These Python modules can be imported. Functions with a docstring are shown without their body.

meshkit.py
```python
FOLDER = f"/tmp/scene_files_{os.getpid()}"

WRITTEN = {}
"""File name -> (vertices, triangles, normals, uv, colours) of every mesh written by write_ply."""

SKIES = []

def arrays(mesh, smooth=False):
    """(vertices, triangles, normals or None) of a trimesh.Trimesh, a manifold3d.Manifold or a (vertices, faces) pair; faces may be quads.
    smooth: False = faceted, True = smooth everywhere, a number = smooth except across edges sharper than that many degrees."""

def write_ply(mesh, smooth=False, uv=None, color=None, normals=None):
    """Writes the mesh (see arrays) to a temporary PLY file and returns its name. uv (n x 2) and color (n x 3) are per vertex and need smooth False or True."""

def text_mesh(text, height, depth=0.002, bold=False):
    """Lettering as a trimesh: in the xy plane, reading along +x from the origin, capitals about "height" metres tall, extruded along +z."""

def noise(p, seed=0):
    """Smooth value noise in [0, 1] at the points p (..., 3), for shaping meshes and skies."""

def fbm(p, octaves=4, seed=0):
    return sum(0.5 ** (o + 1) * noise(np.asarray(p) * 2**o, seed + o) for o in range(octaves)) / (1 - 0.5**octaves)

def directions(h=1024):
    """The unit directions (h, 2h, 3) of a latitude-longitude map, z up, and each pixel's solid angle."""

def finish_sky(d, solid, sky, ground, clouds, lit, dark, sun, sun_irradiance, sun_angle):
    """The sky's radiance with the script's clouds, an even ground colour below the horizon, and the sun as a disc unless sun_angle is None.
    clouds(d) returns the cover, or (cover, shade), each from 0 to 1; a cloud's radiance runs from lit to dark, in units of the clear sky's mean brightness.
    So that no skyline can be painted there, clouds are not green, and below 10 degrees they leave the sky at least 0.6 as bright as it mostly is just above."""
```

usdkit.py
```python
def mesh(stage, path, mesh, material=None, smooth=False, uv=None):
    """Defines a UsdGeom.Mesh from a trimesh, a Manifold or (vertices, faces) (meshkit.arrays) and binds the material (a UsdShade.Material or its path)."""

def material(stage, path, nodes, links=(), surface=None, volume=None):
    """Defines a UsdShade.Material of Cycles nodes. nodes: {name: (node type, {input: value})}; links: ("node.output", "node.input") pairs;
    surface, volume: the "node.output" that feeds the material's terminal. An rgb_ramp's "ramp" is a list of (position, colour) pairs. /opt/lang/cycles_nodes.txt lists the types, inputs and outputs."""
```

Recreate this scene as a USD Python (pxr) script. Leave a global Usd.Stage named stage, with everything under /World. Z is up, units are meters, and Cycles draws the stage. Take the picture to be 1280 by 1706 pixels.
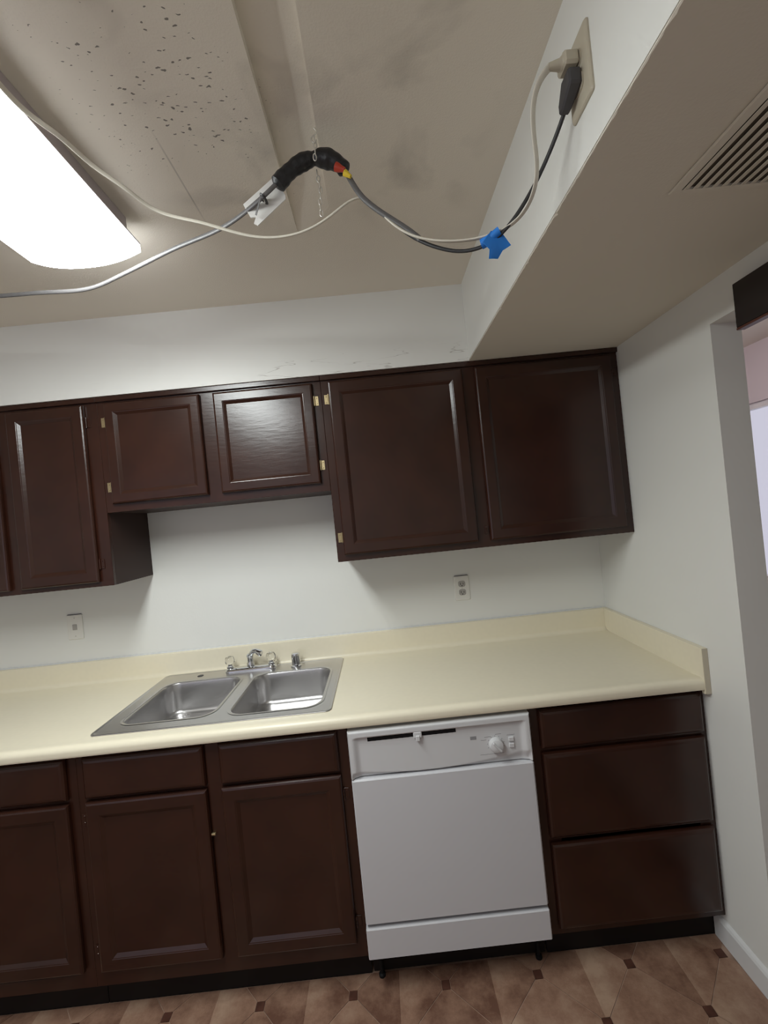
import math
import numpy as np
import trimesh
import manifold3d as m3
import usdkit
from meshkit import text_mesh
from scipy.interpolate import CubicSpline
from shapely.geometry import Polygon, box as sbox
from pxr import Gf, Sdf, Usd, UsdGeom, UsdLux, UsdShade

stage = Usd.Stage.CreateInMemory()
UsdGeom.SetStageUpAxis(stage, 'Z')
UsdGeom.SetStageMetersPerUnit(stage, 1.0)
UsdGeom.Xform.Define(stage, '/World')
UsdGeom.Scope.Define(stage, '/World/Looks')

# ------------------------------------------------------------------ camera
CAM = dict(y=-2.0472, z=1.5585, yaw=0.0131, pitch=0.0036, roll=-0.1007, f=725.5)
EXPOSURE = 0.10


def make_camera():
    cy, sy = math.cos(CAM['yaw']), math.sin(CAM['yaw'])
    cp, sp = math.cos(CAM['pitch']), math.sin(CAM['pitch'])
    cr, sr = math.cos(CAM['roll']), math.sin(CAM['roll'])
    fwd = np.array([sy * cp, cy * cp, sp])
    right = np.array([cy, -sy, 0.0])
    up = np.cross(right, fwd)
    r2, u2 = cr * right + sr * up, -sr * right + cr * up
    cam = UsdGeom.Camera.Define(stage, '/World/camera')
    m = np.eye(4)
    m[0, :3], m[1, :3], m[2, :3], m[3, :3] = r2, u2, -fwd, (0, CAM['y'], CAM['z'])
    cam.AddTransformOp().Set(Gf.Matrix4d(*m.ravel().tolist()))
    cam.CreateHorizontalApertureAttr(36.0)
    cam.CreateFocalLengthAttr(36.0 * CAM['f'] / 1280.0)
    cam.CreateClippingRangeAttr(Gf.Vec2f(0.02, 200.0))
    cam.CreateExposureAttr(EXPOSURE)


make_camera()

# daylight outside the window of the next room
dome = UsdLux.DomeLight.Define(stage, '/World/sky')
dome.CreateColorAttr(Gf.Vec3f(0.78, 0.775, 0.90))
dome.CreateIntensityAttr(0.25)
LAMP = 25.0                       # radiance of the fluorescent fixture's lens

# ------------------------------------------------------------------ materials
LK = '/World/Looks/'


def mat(name, color, rough=0.5, spec=0.5, metal=0.0, var=None, bump=None, coat=0.0, extra=None):
    """var=(scale, amount, stretch) mottles the colour; bump=(scale, strength, stretch)"""
    n = {'p': ('principled_bsdf', {'base_color': color, 'roughness': rough, 'specular_ior_level': spec, 'metallic': metal, 'coat_weight': coat, 'coat_roughness': 0.15, **(extra or {})})}
    l = []
    if var or bump:
        n['g'] = ('geometry', {})
    if var:
        n['mv'] = ('mapping', {'scale': var[2] if len(var) > 2 else (1, 1, 1)})
        n['nv'] = ('noise_texture', {'scale': var[0], 'detail': 4.0})
        lo, hi = [tuple(min(1, c * (1 + s * var[1])) for c in color) for s in (-1, 1)]
        n['rv'] = ('rgb_ramp', {'ramp': [(0.3, lo), (0.7, hi)]})
        l += [('g.position', 'mv.vector'), ('mv.vector', 'nv.vector'), ('nv.fac', 'rv.fac'), ('rv.color', 'p.base_color')]
    if bump:
        n['mb'] = ('mapping', {'scale': bump[2] if len(bump) > 2 else (1, 1, 1)})
        n['nb'] = ('noise_texture', {'scale': bump[0], 'detail': 3.0})
        n['b'] = ('bump', {'strength': bump[1], 'distance': 0.002})
        l += [('g.position', 'mb.vector'), ('mb.vector', 'nb.vector'), ('nb.fac', 'b.height'), ('b.normal', 'p.normal')]
    return usdkit.material(stage, LK + name, n, l, surface='p.BSDF')


M = {}
M['wall'] = mat('wall_paint', (0.81, 0.81, 0.775), 0.55, 0.35, bump=(90, 0.12))
M['beam'] = mat('beam_paint', (0.75, 0.70, 0.61), 0.7, 0.2, bump=(160, 0.18))
M['wall_next'] = mat('next_room_paint', (0.70, 0.63, 0.66), 0.6, 0.3)
M['trim'] = mat('trim_paint', (0.74, 0.74, 0.74), 0.4, 0.4)
M['brown'] = mat('brown_cabinet_paint', (0.031, 0.0100, 0.0056), 0.24, 0.5, var=(9, 0.18, (1, 1, 1)), bump=(70, 0.16, (0.25, 1, 1.2)))
M['brown_in'] = mat('brown_carcass', (0.035, 0.017, 0.013), 0.5, 0.3)
M['kick'] = mat('toe_kick_black', (0.012, 0.009, 0.008), 0.6, 0.2)
M['counter'] = mat('cream_laminate', (0.83, 0.765, 0.60), 0.33, 0.4, var=(60, 0.012))
M['steel'] = mat('brushed_steel', (0.60, 0.59, 0.59), 0.33, 0.5, 1.0, bump=(240, 0.06, (0.06, 1, 1)))
M['chrome'] = mat('chrome', (0.72, 0.73, 0.75), 0.10, 0.5, 1.0)
M['brass'] = mat('aged_brass', (0.44, 0.35, 0.20), 0.4, 0.5, 0.9)
M['dark'] = mat('dark_void', (0.008, 0.008, 0.009), 0.6, 0.2)
M['enamel'] = mat('white_enamel', (0.60, 0.60, 0.625), 0.32, 0.5)
M['enamel_plastic'] = mat('white_plastic', (0.63, 0.63, 0.64), 0.36, 0.5)
M['grey_print'] = mat('grey_print', (0.28, 0.28, 0.29), 0.5)
M['outlet'] = mat('ivory_plastic', (0.80, 0.785, 0.735), 0.4)
M['outlet_grey'] = mat('grey_receptacle', (0.42, 0.40, 0.37), 0.4)
M['beige'] = mat('beige_plastic', (0.52, 0.47, 0.37), 0.45)
M['cord_white'] = mat('ivory_cord', (0.70, 0.66, 0.57), 0.45)
M['cord_grey'] = mat('grey_cord', (0.12, 0.115, 0.115), 0.42)
M['cord_black'] = mat('black_cord', (0.03, 0.03, 0.032), 0.4)
M['plug_grey'] = mat('dark_plug', (0.055, 0.053, 0.058), 0.5)
M['tape_black'] = mat('black_tape', (0.012, 0.012, 0.014), 0.42, bump=(120, 0.5, (1, 1, 1)))
M['red'] = mat('red_nut', (0.45, 0.045, 0.02), 0.4)
M['yellow'] = mat('yellow_nut', (0.80, 0.58, 0.04), 0.4)
M['blue'] = mat('blue_tape', (0.015, 0.20, 0.68), 0.55)
M['tag'] = mat('white_plate', (0.90, 0.89, 0.86), 0.4)
M['zinc'] = mat('zinc_chain', (0.75, 0.73, 0.68), 0.35, 0.5, 0.7)
M['housing'] = mat('fixture_housing', (0.50, 0.44, 0.45), 0.5)
M['carpet'] = mat('next_room_carpet', (0.36, 0.31, 0.27), 0.95, 0.1)
M['valance'] = mat('dark_wood_board', (0.016, 0.010, 0.009), 0.4, var=(14, 0.3, (1, 0.2, 1)))
M['edge_red'] = mat('red_brown_edge', (0.10, 0.03, 0.018), 0.4)
M['frame_white'] = mat('window_frame_white', (0.8, 0.79, 0.8), 0.4)
M['acrylic'] = usdkit.material(stage, LK + 'clear_acrylic', {'p': ('principled_bsdf', {'base_color': (0.98, 0.98, 0.97), 'roughness': 0.06, 'transmission_weight': 1.0, 'ior': 1.45})}, [], surface='p.BSDF')
M['lens'] = usdkit.material(stage, LK + 'lit_acrylic_lens', {'e': ('emission', {'color': (0.95, 1.0, 0.985), 'strength': LAMP})}, [], surface='e.emission')
M['lens_rim'] = mat('lens_rim_plastic', (0.62, 0.58, 0.60), 0.4, extra={'emission_color': (0.95, 0.98, 1.0), 'emission_strength': 4.5})
M['lens_end'] = mat('lens_end_plastic', (0.62, 0.58, 0.60), 0.4, extra={'emission_color': (0.95, 0.98, 1.0), 'emission_strength': 11.0})
M['next_lamp'] = usdkit.material(stage, LK + 'frosted_lamp_glass', {'e': ('emission', {'color': (1.0, 0.93, 0.9), 'strength': 24.0})}, [], surface='e.emission')
M['vent_dark'] = mat('vent_duct_brown', (0.15, 0.125, 0.10), 0.8, 0.1)
M['pane'] = usdkit.material(stage, LK + 'window_glass', {'t': ('transparent_bsdf', {'color': (0.97, 0.97, 0.98)}), 'g': ('glossy_bsdf', {'roughness': 0.02, 'color': (0.9, 0.9, 0.9)}), 'm': ('mix_closure', {'fac': 0.05})},
                            [('t.BSDF', 'm.closure1'), ('g.BSDF', 'm.closure2')], surface='m.closure')


def smooth_range(n, l, key, src, a, b, c, d):
    """1 between b and c, fading to 0 at a and d"""
    n[key + '1'] = ('map_range', {'range_type': 'smoothstep', 'from_min': a, 'from_max': b, 'clamp': True})
    n[key + '2'] = ('map_range', {'range_type': 'smoothstep', 'from_min': c, 'from_max': d, 'to_min': 1.0, 'to_max': 0.0, 'clamp': True})
    n[key] = ('math', {'math_type': 'multiply'})
    l += [(src, key + '1.value'), (src, key + '2.value'), (key + '1.result', key + '.value1'), (key + '2.result', key + '.value2')]


def ceiling_material():
    n = {'g': ('geometry', {}), 'x': ('separate_xyz', {}), 'p': ('principled_bsdf', {'roughness': 0.7, 'specular_ior_level': 0.2})}
    l = [('g.position', 'x.vector')]
    smooth_range(n, l, 'mx', 'x.x', -0.62, -0.42, -0.22, -0.05)
    smooth_range(n, l, 'my', 'x.y', -1.60, -1.30, -1.0, -0.72)
    n['mask'] = ('math', {'math_type': 'multiply'})
    # soot specks, long in one direction
    n['mw'] = ('noise_texture', {'scale': 60.0, 'detail': 2.0})
    n['mo'] = ('vector_math', {'math_type': 'multiply_add', 'vector2': (0.016, 0.016, 0.0)})
    n['ms'] = ('mapping', {'scale': (44, 105, 1), 'rotation': (0, 0, -0.2)})
    n['vor'] = ('voronoi_texture', {'scale': 1.0, 'randomness': 1.0, 'dimensions': '2D'})
    n['pr'] = ('separate_color', {})
    n['siz'] = ('math', {'math_type': 'multiply_add', 'value2': 0.42, 'value3': -0.19})
    n['cl'] = ('noise_texture', {'scale': 5.0, 'detail': 2.0})
    n['clr'] = ('map_range', {'from_min': 0.36, 'from_max': 0.60, 'clamp': True})
    n['siz2'] = ('math', {'math_type': 'multiply'})
    n['siz3'] = ('math', {'math_type': 'multiply'})
    n['dif'] = ('math', {'math_type': 'subtract'})
    n['sp'] = ('map_range', {'range_type': 'smoothstep', 'from_min': -0.01, 'from_max': 0.05, 'to_max': 0.72, 'clamp': True})
    # broad smudges
    n['sm'] = ('noise_texture', {'scale': 6.0, 'detail': 3.0, 'distortion': 0.6})
    n['smr'] = ('map_range', {'from_min': 0.5, 'from_max': 0.75, 'to_max': 0.32, 'clamp': True})
    smooth_range(n, l, 'nx', 'x.x', -0.55, -0.3, 0.25, 0.42)
    smooth_range(n, l, 'ny', 'x.y', -1.6, -1.4, -0.9, -0.65)
    n['nm'] = ('math', {'math_type': 'multiply'})
    n['smm'] = ('math', {'math_type': 'multiply'})
    n['grain'] = ('noise_texture', {'scale': 220.0, 'detail': 2.0})
    n['b'] = ('bump', {'strength': 0.2, 'distance': 0.002})
    smooth_range(n, l, 'sx', 'x.x', -0.4115, -0.4095, -0.4075, -0.4055)
    smooth_range(n, l, 'sy', 'x.y', -1.12, -1.0, -0.90, -0.76)
    n['sq'] = ('math', {'math_type': 'multiply'})
    n['sa'] = ('math', {'math_type': 'multiply_add', 'value2': 0.35})
    l += [('sx.value', 'sq.value1'), ('sy.value', 'sq.value2'), ('sq.value', 'sa.value1'), ('smm.value', 'sa.value3')]
    n['c1'] = ('mix', {'color1': (0.83, 0.775, 0.68), 'color2': (0.20, 0.18, 0.16)})
    n['c2'] = ('mix', {'color2': (0.035, 0.03, 0.027)})
    l += [('mx.value', 'mask.value1'), ('my.value', 'mask.value2'), ('g.position', 'mw.vector'), ('mw.color', 'mo.vector1'), ('g.position', 'mo.vector3'), ('mo.vector', 'ms.vector'), ('ms.vector', 'vor.vector'), ('vor.color', 'pr.color'),
          ('pr.r', 'siz.value1'), ('g.position', 'cl.vector'), ('cl.fac', 'clr.value'), ('siz.value', 'siz2.value1'), ('clr.result', 'siz2.value2'),
          ('siz2.value', 'siz3.value1'), ('mask.value', 'siz3.value2'), ('siz3.value', 'dif.value1'), ('vor.distance', 'dif.value2'), ('dif.value', 'sp.value'),
          ('g.position', 'sm.vector'), ('sm.fac', 'smr.value'), ('nx.value', 'nm.value1'), ('ny.value', 'nm.value2'), ('smr.result', 'smm.value1'), ('nm.value', 'smm.value2'),
          ('sa.value', 'c1.fac'), ('c1.color', 'c2.color1'), ('sp.result', 'c2.fac'), ('c2.color', 'p.base_color'),
          ('g.position', 'grain.vector'), ('grain.fac', 'b.height'), ('b.normal', 'p.normal')]
    return usdkit.material(stage, LK + 'ceiling_paint', n, l, surface='p.BSDF')


M['ceiling'] = ceiling_material()


def soffit_material():
    """wall paint with a few hairline cracks low on the soffit face"""
    n = {'g': ('geometry', {}), 'x': ('separate_xyz', {}), 'p': ('principled_bsdf', {'roughness': 0.5, 'specular_ior_level': 0.4}),
         'm': ('mapping', {'scale': (3.2, 1, 26)}), 'n': ('noise_texture', {'scale': 1.0, 'detail': 3.0}),
         'd': ('math', {'math_type': 'subtract', 'value2': 0.5}), 'a': ('math', {'math_type': 'absolute'}),
         'r': ('map_range', {'range_type': 'smoothstep', 'from_min': 0.0, 'from_max': 0.012, 'to_min': 0.75, 'to_max': 0.0, 'clamp': True}),
         'br': ('noise_texture', {'scale': 4.5, 'detail': 1.0}), 'brr': ('map_range', {'from_min': 0.56, 'from_max': 0.62, 'clamp': True}),
         'k': ('math', {'math_type': 'multiply'}), 'k2': ('math', {'math_type': 'multiply'}), 'c': ('mix', {'color1': (0.81, 0.81, 0.775), 'color2': (0.42, 0.40, 0.37)})}
    l = [('g.position', 'x.vector'), ('g.position', 'm.vector'), ('m.vector', 'n.vector'), ('n.fac', 'd.value1'), ('d.value', 'a.value1'), ('a.value', 'r.value'),
         ('g.position', 'br.vector'), ('br.fac', 'brr.value'), ('r.result', 'k.value1'), ('brr.result', 'k.value2')]
    smooth_range(n, l, 'z', 'x.z', 2.0, 2.1, 2.17, 2.22)
    l += [('k.value', 'k2.value1'), ('z.value', 'k2.value2'), ('k2.value', 'c.fac'), ('c.color', 'p.base_color')]
    return usdkit.material(stage, LK + 'soffit_paint', n, l, surface='p.BSDF')


M['soffit'] = soffit_material()
DX, DY, DOTX, DOTY = 0.305, 0.305, 0.065, -0.614


def tile_material(name, ca, cb, cc):
    """mottled brown vinyl, each diamond printed in two tones left and right of its middle"""
    n = {'g': ('geometry', {}), 'x': ('separate_xyz', {}), 'o': ('object_info', {}),
         'u': ('math', {'math_type': 'multiply_add', 'value2': 1 / DX, 'value3': -(DOTX + DX / 2) / DX + 20}), 'f': ('math', {'math_type': 'fraction'}),
         's': ('map_range', {'range_type': 'smoothstep', 'from_min': 0.02, 'from_max': 0.34, 'to_min': 1.0, 'to_max': 0.0, 'clamp': True}),
         'nz': ('noise_texture', {'scale': 11.0, 'detail': 6.0, 'roughness': 0.7}), 'rr': ('math', {'math_type': 'multiply_add', 'value2': 0.22, 'value3': -0.20}),
         'a1': ('math', {'math_type': 'multiply_add', 'value2': 0.22}), 'a2': ('math', {'math_type': 'add'}),
         'r': ('rgb_ramp', {'ramp': [(0.22, ca), (0.48, cb), (0.76, cc)]}), 'p': ('principled_bsdf', {'roughness': 0.36, 'specular_ior_level': 0.4}),
         'b': ('bump', {'strength': 0.15, 'distance': 0.002})}
    l = [('g.position', 'x.vector'), ('x.x', 'u.value1'), ('u.value', 'f.value1'), ('f.value', 's.value'), ('g.position', 'nz.vector'),
         ('o.random', 'rr.value1'), ('s.result', 'a1.value1'), ('nz.fac', 'a1.value3'), ('a1.value', 'a2.value1'), ('rr.value', 'a2.value2'), ('a2.value', 'r.fac'), ('r.color', 'p.base_color'),
         ('nz.fac', 'b.height'), ('b.normal', 'p.normal')]
    return usdkit.material(stage, LK + name, n, l, surface='p.BSDF')


M['tile'] = tile_material('brown_vinyl_tile', (0.15, 0.074, 0.050), (0.30, 0.175, 0.120), (0.43, 0.29, 0.205))
M['inset'] = mat('dark_vinyl_inset', (0.085, 0.036, 0.025), 0.36, 0.4, var=(30, 0.3))
M['grout'] = mat('vinyl_joint', (0.34, 0.23, 0.175), 0.45, 0.3, var=(12, 0.4))

# ------------------------------------------------------------------ helpers
USED = {}


def numbered(path):
    k = USED.get(path, 0)
    USED[path] = k + 1
    return path if k == 0 else f'{path}_{k:03d}'


def data(p, **kw):
    for k, v in kw.items():
        if v:
            p.SetCustomDataByKey(k, v)


class Node:
    """a prim and the world position of its frame"""

    def __init__(self, prim, loc):
        self.prim, self.loc = prim, np.array(loc, float)


def thing(name, label, cat, loc=(0, 0, 0), group=None, kind=None):
    x = UsdGeom.Xform.Define(stage, numbered('/World/' + name))
    x.AddTranslateOp().Set(Gf.Vec3d(*map(float, loc)))
    data(x.GetPrim(), label=label, category=cat, group=group, kind=kind)
    return Node(x.GetPrim(), loc)


def part(parent, name, mesh, material, smooth=False, label=None):
    """mesh is given in world coordinates"""
    v, f = arr(mesh)
    m = usdkit.mesh(stage, numbered(str(parent.prim.GetPath()) + '/' + name), trimesh.Trimesh(v - parent.loc, f, process=False), M[material], smooth=smooth)
    data(m.GetPrim(), label=label)
    return Node(m.GetPrim(), parent.loc)


def arr(mesh):
    if hasattr(mesh, 'to_mesh'):
        mm = mesh.to_mesh()
        return np.array(mm.vert_properties[:, :3], float), np.array(mm.tri_verts, int)
    if isinstance(mesh, trimesh.Trimesh):
        return np.array(mesh.vertices, float), np.array(mesh.faces, int)
    v, f = mesh
    v, f = np.asarray(v, float), np.asarray(f, int)
    if f.shape[1] == 4:
        f = np.vstack([f[:, [0, 1, 2]], f[:, [0, 2, 3]]])
    return v, f


def single(name, mesh, material, label, cat, smooth=False, group=None, kind=None):
    v, f = arr(mesh)
    c = np.array([*(0.5 * (v.min(0) + v.max(0)))[:2], v[:, 2].min()])
    m = usdkit.mesh(stage, numbered('/World/' + name), trimesh.Trimesh(v - c, f, process=False), M[material], smooth=smooth)
    UsdGeom.Xformable(m).AddTranslateOp().Set(Gf.Vec3d(*map(float, c)))
    data(m.GetPrim(), label=label, category=cat, group=group, kind=kind)
    return Node(m.GetPrim(), c)


def struct(name, mesh, material, label, cat, smooth=False):
    v, f = arr(mesh)
    m = usdkit.mesh(stage, numbered('/World/' + name), trimesh.Trimesh(v, f, process=False), M[material], smooth=smooth)
    data(m.GetPrim(), label=label, category=cat, kind='structure')
    return Node(m.GetPrim(), (0, 0, 0))


def box(x0, x1, y0, y1, z0, z1):
    return trimesh.creation.box(bounds=[[min(x0, x1), min(y0, y1), min(z0, z1)], [max(x0, x1), max(y0, y1), max(z0, z1)]])


def cbox(x0, x1, y0, y1, z0, z1, c=0.002):
    """box with chamfered edges"""
    P = []
    for i, X in enumerate((x0, x1)):
        for j, Y in enumerate((y0, y1)):
            for k, Z in enumerate((z0, z1)):
                d = [(1, -1)[i] * c, (1, -1)[j] * c, (1, -1)[k] * c]
                P += [(X, Y + d[1], Z + d[2]), (X + d[0], Y, Z + d[2]), (X + d[0], Y + d[1], Z)]
    return trimesh.convex.convex_hull(np.array(P))


def cat_(*ms):
    return trimesh.util.concatenate([trimesh.Trimesh(*arr(m), process=False) for m in ms])


def man(mesh):
    v, f = arr(mesh)
    return m3.Manifold(m3.Mesh(np.ascontiguousarray(v, np.float32), np.ascontiguousarray(f, np.uint32)))


def lathe(profile, centre, axis=(0, 0, 1), n=24):
    """profile: (radius, height) pairs along the axis from centre"""
    m = trimesh.creation.revolve(np.array(profile), sections=n)
    m.apply_transform(trimesh.geometry.align_vectors((0, 0, 1), np.array(axis, float) / np.linalg.norm(axis)))
    m.apply_translation(centre)
    return m


def ring_loft(loops, closed=False, cap0=False, cap1=False):
    L = np.array(loops, float)
    k, n = L.shape[:2]
    v, f = L.reshape(-1, 3), []
    for i in range(k if closed else k - 1):
        a, b = i * n, ((i + 1) % k) * n
        for j in range(n):
            j2 = (j + 1) % n
            f += [(a + j, a + j2, b + j2), (a + j, b + j2, b + j)]
    v = list(v)
    for do, i, s in ((cap0, 0, -1), (cap1, k - 1, 1)):
        if do:
            c = len(v)
            v.append(L[i].mean(0))
            for j in range(n):
                t = (i * n + j, i * n + (j + 1) % n, c)
                f.append(t if s > 0 else t[::-1])
    m = trimesh.Trimesh(np.array(v), np.array(f), process=False)
    return m


def rect_loop(x0, x1, z0, z1, i, y):
    return [(x0 + i, y, z0 + i), (x1 - i, y, z0 + i), (x1 - i, y, z1 - i), (x0 + i, y, z1 - i)]


def door_frame(x0, x1, z0, z1, yb, yf, w):
    prof = [(0.004, yb), (0.0, yb - 0.003), (0, yf + 0.007), (0.003, yf + 0.002), (0.008, yf), (w, yf), (w + 0.0015, yf + 0.0010), (w + 0.004, yf + 0.0016), (w + 0.0150, yf + 0.0087), (w + 0.0150, yb)]
    return ring_loft([rect_loop(x0, x1, z0, z1, i, y) for i, y in prof], closed=True)


def drawer_front(x0, x1, z0, z1, yb, yf):
    prof = [(0.004, yb), (0.0, yb - 0.003), (0, yf + 0.011), (0.003, yf + 0.005), (0.009, yf + 0.001), (0.016, yf)]
    return ring_loft([rect_loop(x0, x1, z0, z1, i, y) for i, y in prof], cap0=True, cap1=True)


def spline(P, n):
    P = np.array(P, float)
    t = np.r_[0, np.cumsum(np.linalg.norm(np.diff(P, axis=0), axis=1))]
    return CubicSpline(t, P, axis=0)(np.linspace(0, t[-1], n))


def sweep(P, a, b=None, n=12, up=(0, 0, 1), cap=True, twist=0.0):
    """elliptical tube along the polyline P; a: half width across up, b: half height along up (scalars or per point)"""
    P = np.array(P, float)
    k = len(P)
    a = np.broadcast_to(a, (k,))
    b = a if b is None else np.broadcast_to(b, (k,))
    t = np.gradient(P, axis=0)
    t /= np.linalg.norm(t, axis=1, keepdims=True)
    s0 = np.cross(t[0], up)
    if np.linalg.norm(s0) < 1e-3:
        s0 = np.cross(t[0], (1, 0, 0))
    loops, s = [], s0 / np.linalg.norm(s0)
    ang = np.arange(n) * 2 * np.pi / n
    for i in range(k):
        s = s - t[i] * (s @ t[i])
        s /= np.linalg.norm(s)
        w = np.cross(s, t[i])
        tw = twist * i / (k - 1)
        s2, w2 = math.cos(tw) * s + math.sin(tw) * w, -math.sin(tw) * s + math.cos(tw) * w
        loops.append([P[i] + a[i] * math.cos(q) * s2 + b[i] * math.sin(q) * w2 for q in ang])
    m = ring_loft(loops, cap0=cap, cap1=cap)
    m.fix_normals()
    return m


def rrect(x0, x1, y0, y1, r, n=6):
    out = []
    for cx, cy, a0 in ((x1 - r, y1 - r, 0), (x0 + r, y1 - r, 90), (x0 + r, y0 + r, 180), (x1 - r, y0 + r, 270)):
        for k in range(n + 1):
            q = math.radians(a0 + 90 * k / n)
            out.append((cx + r * math.cos(q), cy + r * math.sin(q)))
    return out


def prism(poly, z0, z1):
    p = poly if isinstance(poly, Polygon) else Polygon(poly)
    m = trimesh.creation.extrude_polygon(p, z1 - z0, engine='earcut')
    m.apply_translation((0, 0, z0))
    return m


# ------------------------------------------------------------------ the room
XL, XR, YF, ZC, ZS = -2.9, 1.023, -3.25, 2.44, 2.132      # left wall, right wall, wall behind the camera, ceiling, soffit
XJ, XN, YN = 1.115, 2.6, 1.5                               # far side of the right wall, next room
OPN = (-2.05, -0.785, 2.015)                               # doorway in the right wall: y0, y1, head

fl = struct('floor', box(XL - 0.1, XJ, YF - 0.1, 0.1, -0.06, -0.002), 'grout', 'brown diamond patterned vinyl floor with small square insets', 'floor')
ins = 0.0135
nx0, nx1 = int(math.floor((XL - DOTX) / DX)), int(math.ceil((XR - DOTX) / DX))
for r in range(-1, 19):
    y = DOTY + 0.1525 - 0.1525 * r
    off = 0.1525 if r % 2 == 0 else 0.0
    for c in range(nx0 - 1, nx1 + 1):
        # an inset at each joint of the diamonds, and the diamond to the right of it
        x = DOTX + off + c * DX
        if XL + ins < x < XR - ins and YF + ins < y < -0.552:
            part(fl, 'inset', prism([(x - ins, y - ins), (x + ins, y - ins), (x + ins, y + ins), (x - ins, y + ins)], -0.0025, 0.0), 'inset')
        cx, h, g = x + 0.1525, 0.1525, 0.0014
        d = ins + g
        q = h - 2 * ins + 0.0  # where the diamond's corner is cut by the inset
        pts = []
        for ax, ay in ((1, 0), (0, 1), (-1, 0), (0, -1)):
            tip = np.array((ax, ay)) * h
            side = np.array((-ay, ax))
            back = -np.array((ax, ay)) * d
            pts += [tip + back - side * (d - g * 1.4), tip + back + side * (d - g * 1.4)]
        P = Polygon([(cx + p[0], y + p[1]) for p in pts]).intersection(sbox(XL + 0.002, YF + 0.002, XR - 0.014, -0.551))
        if not P.is_empty and P.geom_type == 'Polygon' and P.area > 2e-3:
            part(fl, 'tile', prism(P, -0.0025, 0.0), 'tile')

# ceiling with an open joint between two boards
ceil = man(box(XL - 0.1, XN + 0.1, YF - 0.1, YN + 0.1, ZC, ZC + 0.08))
gx0, gx1 = -0.159, -0.053
gv = [(gx0, -3.2, ZC + 0.026), (gx1 + 0.0, -3.2, ZC + 0.016), (gx0, -3.2, ZC - 0.01), (gx1, -3.2, ZC - 0.01), (gx0, -1.00, ZC + 0.024), (gx1, -1.00, ZC + 0.012), (gx0, -0.68, ZC - 0.001), (gx1, -0.80, ZC - 0.001), (gx0, -0.68, ZC - 0.01), (gx1, -0.80, ZC - 0.01)]
groove = m3.Manifold.hull_points(np.array(gv, np.float32))
struct('ceiling', ceil - groove, 'ceiling', 'beige ceiling with soot specks and an open board joint', 'ceiling')

struct('wall_back', box(XL - 0.1, XJ, 0, 0.1, -0.06, ZC), 'wall', 'off white kitchen wall behind the counter and sink', 'wall')
wr = man(box(XR, XJ, YF - 0.1, 0, -0.06, ZC)) - man(box(XR - 1, XJ + 1, OPN[0], OPN[1], -0.002, OPN[2]))
struct('wall_right', wr, 'wall', 'off white side wall ending at the open doorway', 'wall')
struct('wall_left', box(XL - 0.1, XL, YF - 0.1, 0, -0.06, ZC), 'wall', 'off white wall at the far left end of the kitchen', 'wall')
W2 = (-2.75, -0.60, 0.20, 2.10)
wf = man(box(XL, XR, YF - 0.1, YF, -0.06, ZC)) - man(box(W2[0], W2[1], YF - 1, YF + 1, W2[2], W2[3]))
struct('wall_front', wf, 'wall', 'off white wall behind the camera', 'wall')
struct('soffit', box(XL, 0.422, -0.317, 0, ZS, ZC), 'soffit', 'white soffit box above the upper cabinets', 'soffit')


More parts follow.
